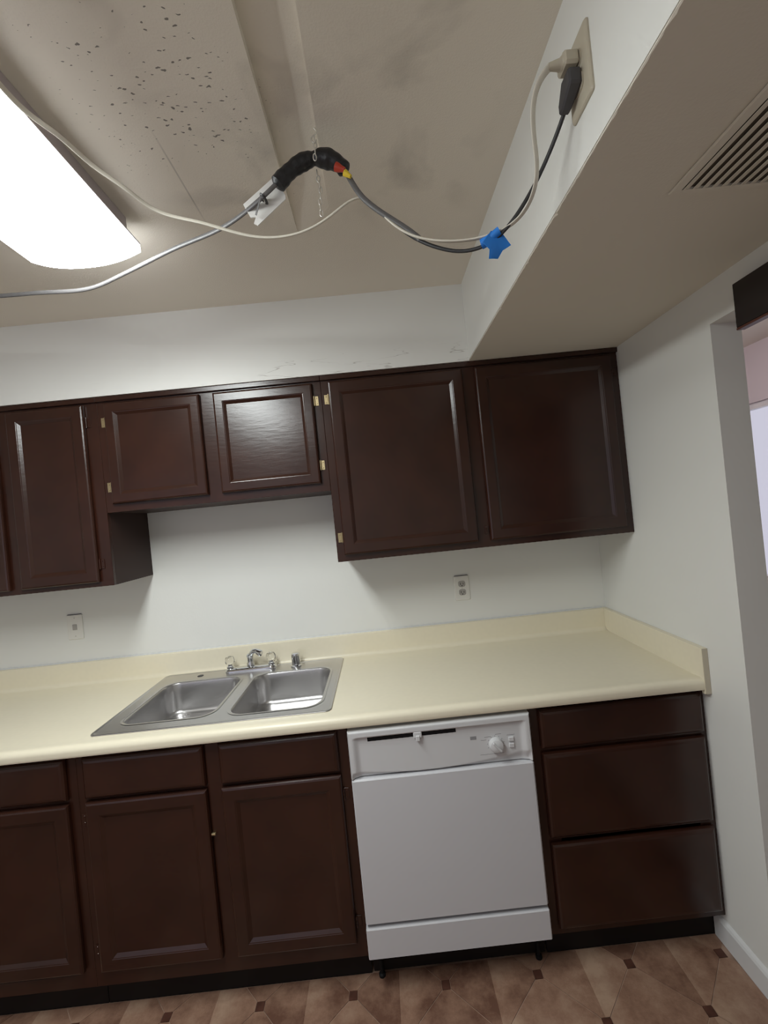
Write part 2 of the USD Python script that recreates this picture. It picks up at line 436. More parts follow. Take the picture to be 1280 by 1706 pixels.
def beam_mesh():
    """dropped beam; its lower left arris is slightly chipped"""
    rng = np.random.default_rng(4)
    ys = np.linspace(YF, -0.0, 420)
    L = []
    for y in ys:
        e = 0.0016 * rng.random() + (0.004 * rng.random() if rng.random() < 0.08 else 0)
        L.append([(0.422, y, ZC), (XR, y, ZC), (XR, y, ZS), (0.422 + e * 1.5, y, ZS), (0.422, y, ZS + e)])
    m = ring_loft(L, cap0=True, cap1=True)
    m.fix_normals()
    return m


bm = beam_mesh()
v, f = arr(bm)
fn = np.cross(v[f[:, 1]] - v[f[:, 0]], v[f[:, 2]] - v[f[:, 0]])
struct('ceiling_beam', bm, 'beam', 'dropped beam with beige underside and an air vent', 'beam')
# the beam's side towards the kitchen is painted like the walls: a plasterboard facing
struct('beam_facing', box(0.4205, 0.4218, YF, -0.3172, ZS + 0.003, ZC), 'wall', 'white side face of the dropped beam with an outlet', 'beam')

bb = Polygon([(0, 0), (0.012, 0), (0.012, 0.07), (0.008, 0.078), (0.003, 0.083), (0, 0.085)])


def baseboard_y(x, y0, y1, s):
    m = prism(bb, 0, y1 - y0)
    v, f = arr(m)
    return trimesh.Trimesh(np.c_[x + s * v[:, 0], y0 + v[:, 2], v[:, 1]], f, process=False)


b_ = baseboard_y(XR, OPN[1], -0.552, -1)
b_.fix_normals()
struct('baseboard_right', b_, 'trim', 'white baseboard along the right wall beside the drawers', 'baseboard')

# next room seen through the doorway
struct('floor_next_room', box(XJ, XN + 0.1, YF - 0.1, YN + 0.1, -0.06, -0.002), 'carpet', 'carpet of the room beyond the doorway', 'floor')
wn = man(box(XN, XN + 0.1, YF - 0.1, YN + 0.1, -0.06, ZC)) - man(box(XN - 1, XN + 1, -0.35, 1.06, 0.825, 2.055))
struct('wall_next_room', wn, 'wall_next', 'pinkish wall around the bright window in the next room', 'wall')
struct('wall_next_room_back', box(XR, XN, YN, YN + 0.1, -0.06, ZC), 'wall_next', 'back wall of the next room', 'wall')
struct('wall_next_room_side', box(XR, XJ, 0.1, YN, -0.06, ZC), 'wall_next', 'side wall of the next room', 'wall')
struct('wall_next_room_front', box(XJ, XN, YF - 0.1, YF, -0.06, ZC), 'wall_next', 'front wall of the next room', 'wall')
w1 = thing('window_1', 'bright white framed window in the room beyond the doorway', 'window', (XN, 0.355, 0.825), kind='structure')
fr = man(box(XN + 0.02, XN + 0.07, -0.35, 1.06, 0.825, 2.055)) - man(box(XN - 1, XN + 1, -0.31, 0.335, 0.865, 2.015)) - man(box(XN - 1, XN + 1, 0.375, 1.02, 0.865, 2.015))
part(w1, 'window_frame', fr, 'frame_white')
for a, b in ((-0.31, 0.335), (0.375, 1.02)):
    part(w1, 'pane', box(XN + 0.042, XN + 0.046, a, b, 0.865, 2.015), 'pane')

w2 = thing('window_2', 'wide white framed window behind the camera', 'window', (-1.675, YF, W2[2]), kind='structure')
mid = (W2[0] + W2[1]) / 2
f2 = man(box(W2[0], W2[1], YF - 0.07, YF - 0.02, W2[2], W2[3]))
for a, b in ((W2[0] + 0.04, mid - 0.02), (mid + 0.02, W2[1] - 0.04)):
    f2 = f2 - man(box(a, b, YF - 1, YF + 1, W2[2] + 0.04, W2[3] - 0.04))
part(w2, 'window_frame', f2, 'frame_white')
for a, b in ((W2[0] + 0.04, mid - 0.02), (mid + 0.02, W2[1] - 0.04)):
    part(w2, 'pane', box(a, b, YF - 0.046, YF - 0.042, W2[2] + 0.04, W2[3] - 0.04), 'pane')
nl = thing('ceiling_light', 'round frosted ceiling light in the next room', 'lamp', (1.55, 0.45, 2.34))
part(nl, 'shade', lathe([(0, -0.085), (0.06, -0.080), (0.11, -0.06), (0.14, -0.03), (0.145, 0.0), (0, 0.0)], (1.55, 0.45, ZC - 0.02)), 'next_lamp', smooth=50)
part(nl, 'base', lathe([(0, 0), (0.15, 0), (0.15, 0.0198), (0, 0.0198)], (1.55, 0.45, ZC - 0.02)), 'trim', smooth=40)

# dark board over the doorway
hb = thing('header_board', 'dark brown wooden board across the top of the doorway', 'board', (1.011, -1.45, 1.956))
part(hb, 'board', cbox(1.001, XR, -2.2, -0.898, 1.956, 2.074, 0.002), 'valance')
part(hb, 'edge_strip', cbox(1.0005, XR, -2.2, -0.8985, 1.950, 1.956, 0.001), 'edge_red', label='reddish lower edge of the dark board')

# ------------------------------------------------------------------ upper cabinets
YU, YUF = -0.300, -0.319        # face frame front, door front


def hinge(parent, x, z, y, s, material='brass'):
    """exposed hinge: leaf screwed to the face frame (towards s), knuckle at the door's edge"""
    leaf = cbox(x, x + s * 0.017, y - 0.0025, y - 0.0002, z - 0.019, z + 0.019, 0.0006) if s > 0 else cbox(x - 0.017, x, y - 0.0025, y - 0.0002, z - 0.019, z + 0.019, 0.0006)
    ms = [leaf]
    for k in range(3):
        ms.append(lathe([(0, -0.0058), (0.0036, -0.0058), (0.0036, 0.0058), (0, 0.0058)], (x, y - 0.005, z + (k - 1) * 0.0125), n=10))
    ms.append(lathe([(0, -0.021), (0.002, -0.021), (0.002, 0.021), (0, 0.021)], (x, y - 0.005, z), n=8))
    for dz in (-0.011, 0.011):
        ms.append(lathe([(0, 0), (0.0028, 0), (0.002, 0.0012), (0, 0.0015)], (x + s * 0.010, y - 0.0025, z + dz), (0, -1, 0), n=8))
    return part(parent, 'hinge', cat_(*ms), material, label='exposed metal hinge' if material == 'brass' else 'hinge painted over in brown')


def cab_door(t, x0, x1, z0, z1, yb, yf, w=0.041):
    d = part(t, 'door', door_frame(x0, x1, z0, z1, yb, yf, w), 'brown')
    part(d, 'panel', box(x0 + w + 0.012, x1 - w - 0.012, yb - 0.0045, yf + 0.0082, z0 + w + 0.012, z1 - w - 0.012), 'brown')
    return d


def face_frame(xs, z0, z1, y0, y1, stile, rails):
    """xs: x of the outer edges; stile: list of (x0, x1); rails: list of (z0, z1)"""
    f = [man(cbox(a, b, y0, y1, z0, z1, 0.001)) for a, b in stile] + [man(cbox(xs[0], xs[1], y0, y1, a, b, 0.001)) for a, b in rails]
    return m3.Manifold.batch_boolean(f, m3.OpType.Add)


def upper(label, x0, x1, zb, stiles, doors):
    t = thing('upper_cabinet', label, 'cabinet', ((x0 + x1) / 2, -0.15, zb))
    zt = ZS - 0.0005
    body = man(box(x0, x1, YU + 0.018, -0.0005, zb, zt)) - man(box(x0 + 0.016, x1 - 0.016, YU - 1, -0.012, zb + 0.03, zt - 0.03))
    part(t, 'body', body, 'brown_in')
    part(t, 'face_frame', face_frame((x0, x1), zb, zt, YU, YU + 0.018, stiles, [(zb, zb + 0.04), (zt - 0.04, zt)]), 'brown')
    part(t, 'top_rail', cbox(x0, x1, YU - 0.011, YU, 2.1125, zt, 0.0015), 'brown')
    for d in doors:
        p = cab_door(t, *d['r'], YU - 0.0005, YUF, d.get('w', 0.041))
        for h in d['h']:
            hinge(p, *h)
    return t


ZD = 2.1035
upper('tall brown upper cabinet at the left end, left of the short cabinet over the sink', -1.975, -1.0745, 1.383, [(-1.975, -1.80), (-1.49, -1.41), (-1.135, -1.0745)],
      [dict(r=(-1.82, -1.4735, 1.402, ZD), h=[]), dict(r=(-1.428, -1.1225, 1.402, ZD), h=[(-1.1195, 2.036, YU, 1, 'brown'), (-1.1195, 1.472, YU, 1, 'brown')])])
upper('short brown upper cabinet over the sink with two small glossy doors', -1.074, -0.1805, 1.671, [(-1.074, -1.02), (-0.68, -0.60), (-0.225, -0.1805)],
      [dict(r=(-1.0415, -0.6625, 1.703, ZD), h=[(-1.0445, 2.030, YU, -1), (-1.0445, 1.771, YU, -1)], w=0.036),
       dict(r=(-0.609, -0.2135, 1.703, ZD), h=[(-0.2105, 2.034, YU, 1), (-0.2105, 1.776, YU, 1)], w=0.036)])
rc = upper('wide brown upper cabinet in the corner beside the right wall', -0.180, XR - 0.0005, 1.383, [(-0.180, -0.13), (0.36, 0.47), (0.96, XR - 0.0005)],
           [dict(r=(-0.150, 0.3885, 1.409, ZD), h=[(-0.153, 2.036, YU, -1), (-0.153, 1.480, YU, -1)]),
            dict(r=(0.438, 0.990, 1.409, ZD), h=[(0.993, 2.040, YU, 1, 'brown'), (0.993, 1.484, YU, 1, 'brown')])])
part(rc, 'catch', cat_(cbox(0.418, 0.434, YU - 0.005, YU, 1.436, 1.470, 0.0008), cbox(0.423, 0.429, YU - 0.009, YU - 0.004, 1.445, 1.461, 0.0008)), 'brown', label='small door catch painted brown')

# ------------------------------------------------------------------ base cabinets
YB, YBF = -0.596, -0.615


def base(label, x0, x1, stiles, rails, kick=True, zb=0.105, x1b=None):
    t = thing('base_cabinet', label, 'cabinet', ((x0 + x1) / 2, -0.3, 0))
    zt = 0.8755
    body = man(box(x0, x1, YB + 0.018, -0.0005, zb, zt)) - man(box(x0 + 0.016, x1 - 0.016, -0.7, -0.012, zb + 0.02, zt + 1))
    part(t, 'body', body, 'brown_in')
    part(t, 'face_frame', face_frame((x0, x1), zb, zt, YB, YB + 0.018, stiles, rails), 'brown')
    part(t, 'toe_kick', box(x0 + 0.001, x1 - 0.001, -0.549, -0.535, 0, zb), 'kick', label='black recessed toe kick')
    return t


t = base('brown base cabinet at the left end, only partly in view', -1.98, -1.0755, [(-1.98, -1.90), (-1.60, -1.485), (-1.135, -1.0755)], [(0.105, 0.15), (0.69, 0.75), (0.845, 0.8755)])
part(t, 'drawer', drawer_front(-1.52, -1.1045, 0.7275, 0.862, YB - 0.0005, YBF), 'brown')
part(t, 'drawer', drawer_front(-1.95, -1.565, 0.7275, 0.862, YB - 0.0005, YBF), 'brown')
for a, b in ((-1.52, -1.1045), (-1.95, -1.565)):
    cab_door(t, a, b, 0.165, 0.714, YB - 0.0005, YBF)
t = base('brown base cabinet under the sink with two doors', -1.075, -0.1775, [(-1.075, -1.03), (-0.67, -0.585), (-0.225, -0.1775)], [(0.105, 0.17), (0.69, 0.75), (0.845, 0.8755)])
for a, b in ((-1.0485, -0.6515), (-0.6035, -0.2095)):
    part(t, 'drawer', drawer_front(a, b, 0.7275, 0.862, YB - 0.0005, YBF), 'brown')
d = cab_door(t, -1.0485, -0.6515, 0.163, 0.7165, YB - 0.0005, YBF)
hinge(d, -1.0515, 0.656, YB, -1, 'brown')
hinge(d, -1.0515, 0.225, YB, -1, 'brown')
d = cab_door(t, -0.6035, -0.2095, 0.163, 0.7165, YB - 0.0005, YBF)
hinge(d, -0.2065, 0.648, YB, 1, 'brown')
hinge(d, -0.2065, 0.225, YB, 1, 'brown')
part(t, 'catch', cbox(-0.652, -0.638, YB - 0.010, YB - 0.0002, 0.562, 0.569, 0.001), 'brass', label='small pale metal catch beside the door')
t = base('brown base cabinet with three drawer fronts in the right corner', 0.4265, XR - 0.0005, [(0.4265, 0.50), (0.97, XR - 0.0005)], [(0.105, 0.15), (0.42, 0.46), (0.70, 0.76), (0.845, 0.8755)])
for a, b in ((0.7295, 0.860), (0.433, 0.7155), (0.131, 0.414)):
    part(t, 'drawer', drawer_front(0.460, 1.008, a, b, YB - 0.0005, YBF), 'brown')

# ------------------------------------------------------------------ countertop
YC = -0.637


def counter_profile():
    p = [(-0.0008, 0.878), (-0.0008, 1.012), (-0.004, 1.016), (-0.014, 1.016), (-0.0185, 1.0135), (-0.020, 1.008), (-0.020, 0.934)]
    for k in range(1, 7):
        q = math.radians(90 * k / 6)
        p.append((-0.038 + 0.018 * math.cos(q), 0.932 - 0.018 * math.sin(q)))
    p += [(-0.585, 0.914), (-0.600, 0.9150), (-0.612, 0.9158)]
    for k in range(0, 8):
        q = math.radians(90 + 100 * k / 7)
        p.append((-0.618 + 0.019 * math.cos(q), 0.8968 + 0.019 * math.sin(q)))
    p += [(-0.6365, 0.884), (-0.634, 0.879), (-0.628, 0.8765), (-0.602, 0.8765), (-0.602, 0.878)]
    return p


SX0, SX1, SY0, SY1 = -1.040, -0.226, -0.578, -0.030
pr = Polygon(counter_profile())
ct = trimesh.creation.extrude_polygon(pr, (XR - 0.0008) - (XL + 0.0008), engine='earcut')
v, f = arr(ct)
ct = trimesh.Trimesh(np.c_[XL + 0.0008 + v[:, 2], v[:, 0], v[:, 1]], f, process=False)
ct.fix_normals()
ctm = man(ct) - man(box(SX0 + 0.02, SX1 - 0.02, SY0 + 0.018, SY1 - 0.06, 0.8, 1.0))
tc = thing('countertop', 'cream laminate countertop with rolled front edge and backsplash', 'countertop', (-0.7, -0.32, 0.8765))
part(tc, 'worktop', ctm, 'counter', smooth=35)
sp = Polygon([(-0.0205, 0.9345), (-0.0205, 1.016), (-0.634, 1.016), (-0.6375, 1.012), (-0.6375, 0.868), (-0.634, 0.865), (-0.622, 0.865), (-0.619, 0.8755), (-0.619, 0.913), (-0.05, 0.9145), (-0.03, 0.920)])
ss = trimesh.creation.extrude_polygon(sp, 0.018, engine='earcut')
v, f = arr(ss)
ss = trimesh.Trimesh(np.c_[XR - 0.0192 + v[:, 2], v[:, 0], v[:, 1]], f, process=False)
ss.fix_normals()
part(tc, 'side_splash', ss, 'counter')
part(tc, 'end_cap', cbox(XR - 0.0185, XR - 0.0005, -0.6392, -0.6376, 0.8665, 1.0155, 0.0004), 'beige', label='brownish end edge of the side splash')
part(tc, 'caulk_line', sweep([(x, -0.0045, 1.0165 + 0.0006 * math.sin(9 * x)) for x in np.linspace(XL + 0.01, XR - 0.02, 60)], 0.0035, n=8), 'trim', smooth=True, label='thin white caulk line along the backsplash top')

# ------------------------------------------------------------------ sink
ts = thing('sink', 'stainless steel double bowl sink set into the cream countertop', 'sink', (-0.63, -0.3, 0.914))
B1, B2 = (-0.985, -0.655, -0.512, -0.135), (-0.598, -0.270, -0.526, -0.135)


def bowl(x0, x1, y0, y1):
    zt = 0.9168
    L = []
    prof = [(-0.010, 0.0006, 0.066), (-0.003, 0.0, 0.060), (0.0, -0.003, 0.058), (0.002, -0.010, 0.057)]
    prof += [(0.003 + 0.007 * k / 6, -0.010 - 0.100 * k / 6, 0.057 - 0.006 * k / 6) for k in range(1, 7)]
    for k in range(1, 7):
        q = math.radians(90 * k / 6)
        prof.append((0.010 + 0.026 * (1 - math.cos(q)), -0.110 - 0.022 * math.sin(q), 0.051 - 0.012 * k / 6))
    prof += [(0.075, -0.1345, 0.039), (0.11, -0.137, 0.03)]
    for i, dz, r in prof:
        L.append([(x, y, zt + dz) for x, y in rrect(x0 + i, x1 - i, y0 + i, y1 - i, r, 7)])
    m = ring_loft(L, cap1=True)
    m.fix_normals()
    if m.face_normals[-1][2] < 0:
        m.invert()
    return m


rim = Polygon(rrect(SX0, SX1, SY0, SY1, 0.022, 6), [rrect(a + 0.0005, b - 0.0005, c + 0.0005, d - 0.0005, 0.059, 7) for a, b, c, d in (B1, B2)])
deck = prism(rim, 0.9142, 0.9163)
lip = []
for i, dz in ((0.0, 0.0004), (-0.001, 0.0022), (0.0, 0.0042), (0.003, 0.0050), (0.007, 0.0040), (0.011, 0.0022)):
    lip.append([(x, y, 0.914 + dz) for x, y in rrect(SX0 + i, SX1 - i, SY0 + i, SY1 - i, 0.022, 6)])
lipm = ring_loft(lip)
lipm.fix_normals()
part(ts, 'rim', cat_(deck, lipm), 'steel', smooth=40)
for b in (B1, B2):
    bo = part(ts, 'bowl', bowl(*b), 'steel', smooth=50)
    cx, cy = (b[0] + b[1]) / 2, (b[2] + b[3]) / 2
    part(bo, 'drain', lathe([(0.0, 0.0012), (0.022, 0.0012), (0.026, 0.0035), (0.040, 0.0035), (0.043, 0.0015), (0.043, -0.0005), (0, -0.0005)], (cx, cy, 0.9168 - 0.1375)), 'chrome', smooth=40, label='round chrome drain strainer')
part(ts, 'hole_cover', lathe([(0, 0), (0.013, 0), (0.013, 0.0012), (0.009, 0.0022), (0, 0.0024)], (-0.868, -0.078, 0.9163)), 'plug_grey', smooth=40, label='small dark cover over an unused hole')

# faucet
tf = thing('faucet', 'chrome two handle faucet with clear knobs on the sink deck', 'faucet', (-0.642, -0.068, 0.9163))
zb = 0.9163
esc = []
for i, dz in ((0.0, 0.0), (0.0, 0.008), (0.003, 0.014), (0.009, 0.018), (0.018, 0.020)):
    esc.append([(x, y, zb + dz) for x, y in rrect(-0.757 + i, -0.526 - i, -0.095 + i, -0.045 - i, 0.0245 - i * 0.95, 8)])
em = ring_loft(esc, cap0=True, cap1=True)
em.fix_normals()
part(tf, 'base_plate', em, 'chrome', smooth=40)
part(tf, 'spout_post', lathe([(0, 0), (0.017, 0), (0.017, 0.012), (0.0135, 0.018), (0.0135, 0.040), (0.0155, 0.043), (0.0155, 0.050), (0.010, 0.055), (0, 0.056)], (-0.642, -0.068, zb + 0.019)), 'chrome', smooth=40)
sp_ = spline([(-0.642, -0.068, zb + 0.056), (-0.638, -0.071, zb + 0.070), (-0.626, -0.078, zb + 0.083), (-0.610, -0.086, zb + 0.088), (-0.597, -0.092, zb + 0.084)], 24)
spo = part(tf, 'spout', sweep(sp_, 0.0105, n=14), 'chrome', smooth=50)
part(spo, 'aerator', lathe([(0, 0), (0.011, 0), (0.0125, 0.003), (0.0140, 0.022), (0.011, 0.025), (0, 0.025)], (-0.602, -0.090, zb + 0.086), (0.75, -0.4, -0.3)), 'chrome', smooth=40)
for hx in (-0.735, -0.549):
    hd = part(tf, 'handle', lathe([(0, 0), (0.015, 0), (0.015, 0.006), (0.010, 0.010), (0.010, 0.016), (0, 0.016)], (hx, -0.068, zb + 0.0195)), 'chrome', smooth=40)
    ang = np.arange(40) * 2 * np.pi / 40
    L = []
    for r, z in ((0.010, 0.016), (0.018, 0.020), (0.0215, 0.028), (0.0205, 0.040), (0.0165, 0.047), (0.008, 0.050)):
        L.append([(hx + r * (1 + 0.05 * math.cos(8 * a)) * math.cos(a), -0.068 + r * (1 + 0.05 * math.cos(8 * a)) * math.sin(a), zb + 0.0195 + z) for a in ang])
    km = ring_loft(L, cap0=True, cap1=True)
    km.fix_normals()
    part(hd, 'knob', km, 'acrylic', smooth=50, label='clear fluted acrylic knob')
single('air_gap_cap', lathe([(0, 0), (0.026, 0), (0.026, 0.004), (0.0205, 0.007), (0.0195, 0.010), (0.0195, 0.050), (0.0175, 0.056), (0.013, 0.058), (0, 0.0585)], (-0.436, -0.075, 0.9163), n=32), 'chrome',
       'short chrome cylinder cap on the sink deck, beside the faucet', 'air gap', smooth=40)

# ------------------------------------------------------------------ dishwasher
DX0, DX1, DYF = -0.1735, 0.4225, -0.635
td = thing('dishwasher', 'white built-in dishwasher under the cream countertop', 'dishwasher', ((DX0 + DX1) / 2, -0.3, 0))
part(td, 'tub', box(DX0 + 0.004, DX1 - 0.004, -0.585, -0.03, 0.10, 0.866), 'dark', label='dark tub behind the door')
part(td, 'door', cbox(DX0, DX1, DYF, -0.586, 0.2385, 0.7085, 0.0045), 'enamel')


def control_panel():
    z0, z1 = 0.7105, 0.8655
    nx, nz = 150, 70
    X, Z = np.linspace(DX0, DX1, nx), np.linspace(z0, z1, nz)
    xm = (X - DX0) / (DX1 - DX0)
    low = z0 + 0.0045 + 0.030 * (np.abs(xm - 0.43) / 0.5) ** 1.9          # lower limit of the recess: a shallow smile
    D = np.zeros((nz, nx))
    ss_ = lambda t: np.clip(t, 0, 1) ** 2 * (3 - 2 * np.clip(t, 0, 1))
    for j, x in enumerate(X):
        e = ss_((x - DX0 - 0.014) / 0.022) * ss_((DX1 - 0.014 - x) / 0.022)
        top = ss_((z1 - 0.020 - Z) / 0.0065)
        low_t = np.clip((low[j] - Z) / max(low[j] - z0, 1e-4), 0, 1)
        D[:, j] = 0.010 * e * top + 0.012 * ss_(low_t * 1.2) * ss_((low[j] - z0) / 0.006) * ss_((x - DX0 - 0.004) / 0.010) * ss_((DX1 - 0.004 - x) / 0.010) * (1 - 0.3 * e)
    # rounded outer arrises
    for j, x in enumerate(X):
        for i, z in enumerate(Z):
            b = min(x - DX0, DX1 - x, z1 - z) / 0.006
            if b < 1:
                D[i, j] += 0.006 * (1 - math.sqrt(max(0, 1 - (1 - b) ** 2)))
            b = (z - z0) / 0.0025
            if b < 1:
                D[i, j] += 0.0025 * (1 - math.sqrt(max(0, 1 - (1 - b) ** 2)))
    XX, ZZ = np.meshgrid(X, Z)
    v = np.c_[XX.ravel(), (DYF - 0.002 + D).ravel(), ZZ.ravel()]
    f = []
    for i in range(nz - 1):
        for j in range(nx - 1):
            a = i * nx + j
            f += [(a, a + 1, a + nx + 1), (a, a + nx + 1, a + nx)]
    edge = [j for j in range(nx)] + [i * nx + nx - 1 for i in range(1, nz)] + [(nz - 1) * nx + j for j in range(nx - 2, -1, -1)] + [i * nx for i in range(nz - 2, 0, -1)]
    n0 = len(v)
    v = np.vstack([v, np.c_[v[edge][:, 0], np.full(len(edge), -0.586), v[edge][:, 2]]])
    m = len(edge)
    for k in range(m):
        a, b = edge[k], edge[(k + 1) % m]
        f += [(a, n0 + k, n0 + (k + 1) % m), (a, n0 + (k + 1) % m, b)]
    return trimesh.Trimesh(v, np.array(f), process=False)


cp = part(td, 'control_panel', control_panel(), 'enamel_plastic', smooth=40)
YP = DYF + 0.008                                              # recessed face
part(cp, 'vent_slot', cbox(-0.110, 0.180, YP - 0.0006, YP + 0.004, 0.8265, 0.8415, 0.0005), 'dark', label='long black vent slot')
part(cp, 'latch', cat_(cbox(0.040, 0.068, YP - 0.011, YP + 0.001, 0.824, 0.846, 0.003), cbox(0.047, 0.061, YP - 0.014, YP - 0.008, 0.816, 0.834, 0.002)), 'enamel_plastic', label='white door latch tab')
part(cp, 'badge', cbox(0.224, 0.244, YP - 0.0006, YP + 0.001, 0.795, 0.806, 0.0003), 'grey_print', label='small grey badge')
part(cp, 'dial', lathe([(0, 0.019), (0.012, 0.019), (0.0205, 0.016), (0.022, 0.012), (0.0235, 0.0), (0, 0)], (0.306, YP, 0.773), (0, -1, 0), 32), 'enamel_plastic', smooth=40, label='white cycle selector dial')
g = cbox(0.3025, 0.3095, YP - 0.024, YP - 0.015, 0.7535, 0.7925, 0.002)
g.apply_transform(trimesh.transformations.rotation_matrix(-0.7, (0, 1, 0), (0.306, YP, 0.773)))
part(cp, 'dial_grip', g, 'enamel_plastic')
for bz in (0.786, 0.766):
    part(cp, 'button', cbox(0.348, 0.366, YP - 0.005, YP + 0.001, bz - 0.0075, bz + 0.0075, 0.002), 'enamel_plastic')
marks = [cbox(0.27, 0.292, YP - 0.0004, YP + 0.001, 0.7985, 0.8000, 0.0002), cbox(0.306, 0.326, YP - 0.0004, YP + 0.001, 0.8045, 0.806, 0.0002), cbox(0.344, 0.370, YP - 0.0004, YP + 0.001, 0.7985, 0.8000, 0.0002),
         cbox(0.258, 0.276, YP - 0.0004, YP + 0.001, 0.7895, 0.7907, 0.0002), cbox(0.252, 0.330, YP - 0.0004, YP + 0.001, 0.7425, 0.7437, 0.0002)]
for k in range(9):
    a = math.radians(200 - 27 * k)
    mk = cbox(0.306 + 0.0270 * math.cos(a) - 0.0012, 0.306 + 0.0270 * math.cos(a) + 0.0012, YP - 0.0004, YP + 0.001, 0.773 + 0.027 * math.sin(a) - 0.0012, 0.773 + 0.027 * math.sin(a) + 0.0012, 0.0002)
    marks.append(mk)
part(cp, 'dial_marks', cat_(*marks), 'grey_print', label='grey printed marks around the dial')
part(td, 'kick_panel', cbox(DX0 - 0.001, DX1 + 0.001, DYF - 0.003, -0.60, 0.1295, 0.2285, 0.003), 'enamel')
part(td, 'kick_back', box(DX0 + 0.003, DX1 - 0.003, -0.5485, -0.535, 0.004, 0.10), 'kick', label='black panel behind the kick panel')
for x in (DX0 + 0.03, DX1 - 0.03):
    part(td, 'leg', lathe([(0, 0), (0.011, 0), (0.011, 0.008), (0.006, 0.011), (0.006, 0.131), (0, 0.131)], (x, -0.562, 0.0), n=14), 'dark', smooth=40)

# ------------------------------------------------------------------ outlets
def wall_plate(x, z, double, label):
    t = thing('wall_outlet', label, 'outlet', (x, 0, z))
    pl = ring_loft([[(a, y, b) for a, b in rrect(x - 0.036 + i, x + 0.036 - i, z - 0.058 + i, z + 0.058 - i, 0.006, 4)] for i, y in ((0, -0.0002), (0, -0.003), (0.002, -0.0055), (0.004, -0.006))], cap0=True, cap1=True)
    pl.fix_normals()
    part(t, 'cover_plate', pl, 'outlet')
    if double:
        for dz in (-0.0195, 0.0195):
            r = ring_loft([[(a, y, b) for a, b in rrect(x - 0.0165, x + 0.0165, z + dz - 0.0140, z + dz + 0.0140, 0.010, 5)] for y in (-0.0055, -0.0078)], cap0=True, cap1=True)
            r.fix_normals()
            rp = part(t, 'receptacle', r, 'outlet_grey')
            part(rp, 'slots', cat_(box(x - 0.0075, x - 0.0055, -0.0084, -0.0076, z + dz - 0.004, z + dz + 0.006), box(x + 0.0055, x + 0.0075, -0.0084, -0.0076, z + dz - 0.003, z + dz + 0.005),
                                   lathe([(0, 0), (0.0025, 0), (0.0025, 0.0008), (0, 0.0008)], (x, -0.0076, z + dz - 0.0085), (0, -1, 0), 10)), 'dark')
        part(t, 'screw', lathe([(0, 0), (0.003, 0), (0.002, 0.0012), (0, 0.0014)], (x, -0.006, z), (0, -1, 0), 10), 'zinc')
    else:
        part(t, 'jack', cbox(x - 0.010, x + 0.010, -0.0085, -0.0055, z - 0.013, z + 0.013, 0.001), 'outlet_grey', label='small grey square jack')
        for dz in (-0.042, 0.042):
            part(t, 'screw', lathe([(0, 0), (0.003, 0), (0.002, 0.0012), (0, 0.0014)], (x, -0.006, z + dz), (0, -1, 0), 10), 'zinc')
    part(t, 'top_gap', box(x - 0.032, x + 0.032, -0.0050, -0.0004, z + 0.0582, z + 0.0593), 'plug_grey', label='dark gap along the top of the plate')


wall_plate(-1.455, 1.178, False, 'ivory wall plate with one small jack below the left upper cabinet')
wall_plate(0.356, 1.174, True, 'ivory double outlet on the wall below the corner cabinet')

# outlet on the beam
to = thing('beam_outlet', 'beige outlet plate high on the white beam side, two plugs in it', 'outlet', (0.42, -1.31, 2.21))
xw = 0.4205
pl = ring_loft([[(x, a, b) for a, b in rrect(-1.347 + i, -1.275 - i, 2.212 + i, 2.332 - i, 0.005, 4)] for i, x in ((0, xw), (0, xw - 0.003), (0.002, xw - 0.0055), (0.004, xw - 0.006))], cap0=True, cap1=True)
pl.fix_normals()
part(to, 'cover_plate', pl, 'beige')
for z in (2.2525, 2.2915):
    r = ring_loft([[(x, a, b) for a, b in rrect(-1.3275, -1.2945, z - 0.014, z + 0.014, 0.010, 5)] for x in (xw - 0.0055, xw - 0.008)], cap0=True, cap1=True)
    r.fix_normals()
    part(to, 'receptacle', r, 'beige')

# ------------------------------------------------------------------ ceiling light
FX0, FX1, FY0, FY1 = -0.889, -0.585, -2.045, -0.832
tl = thing('ceiling_light', 'long white fluorescent ceiling light with glowing curved lens', 'lamp', ((FX0 + FX1) / 2, (FY0 + FY1) / 2, 2.32))


def lens_mesh():
    xs = np.linspace(FX0, FX1, 33)
    u = (xs - FX0) / (FX1 - FX0) * 2 - 1
    zs = 2.351 - 0.030 * (1 - np.abs(u) ** 2.3)
    L = np.array([[(x, y, z) for x, z in zip(xs, zs)] for y in np.linspace(FY0, FY1, 9)])
    k, n = L.shape[:2]
    v, f = list(L.reshape(-1, 3)), []
    for i in range(k - 1):
        for j in range(n - 1):
            a = i * n + j
            f += [(a, a + n, a + n + 1), (a, a + n + 1, a + 1)]
    low = trimesh.Trimesh(np.array(v), np.array(f), process=False)
    # rim: side lips and the two end plates that close the curve
    ms = [box(FX0, FX0 + 0.003, FY0, FY1, 2.351, 2.371), box(FX1 - 0.003, FX1, FY0, FY1, 2.351, 2.371)]
    for y0, y1 in ((FY0 - 0.002, FY0), (FY1, FY1 + 0.002)):
        e = trimesh.creation.extrude_polygon(Polygon([(FX0, 2.371)] + list(zip(xs, zs - 0.0008)) + [(FX1, 2.371)]), 0.002, engine='earcut')
        w, g_ = arr(e)
        e = trimesh.Trimesh(np.c_[w[:, 0], y0 + w[:, 2], w[:, 1]], g_, process=False)
        e.fix_normals()
        ms.append(e)
    return low, cat_(*ms[:2]), ms[2:]


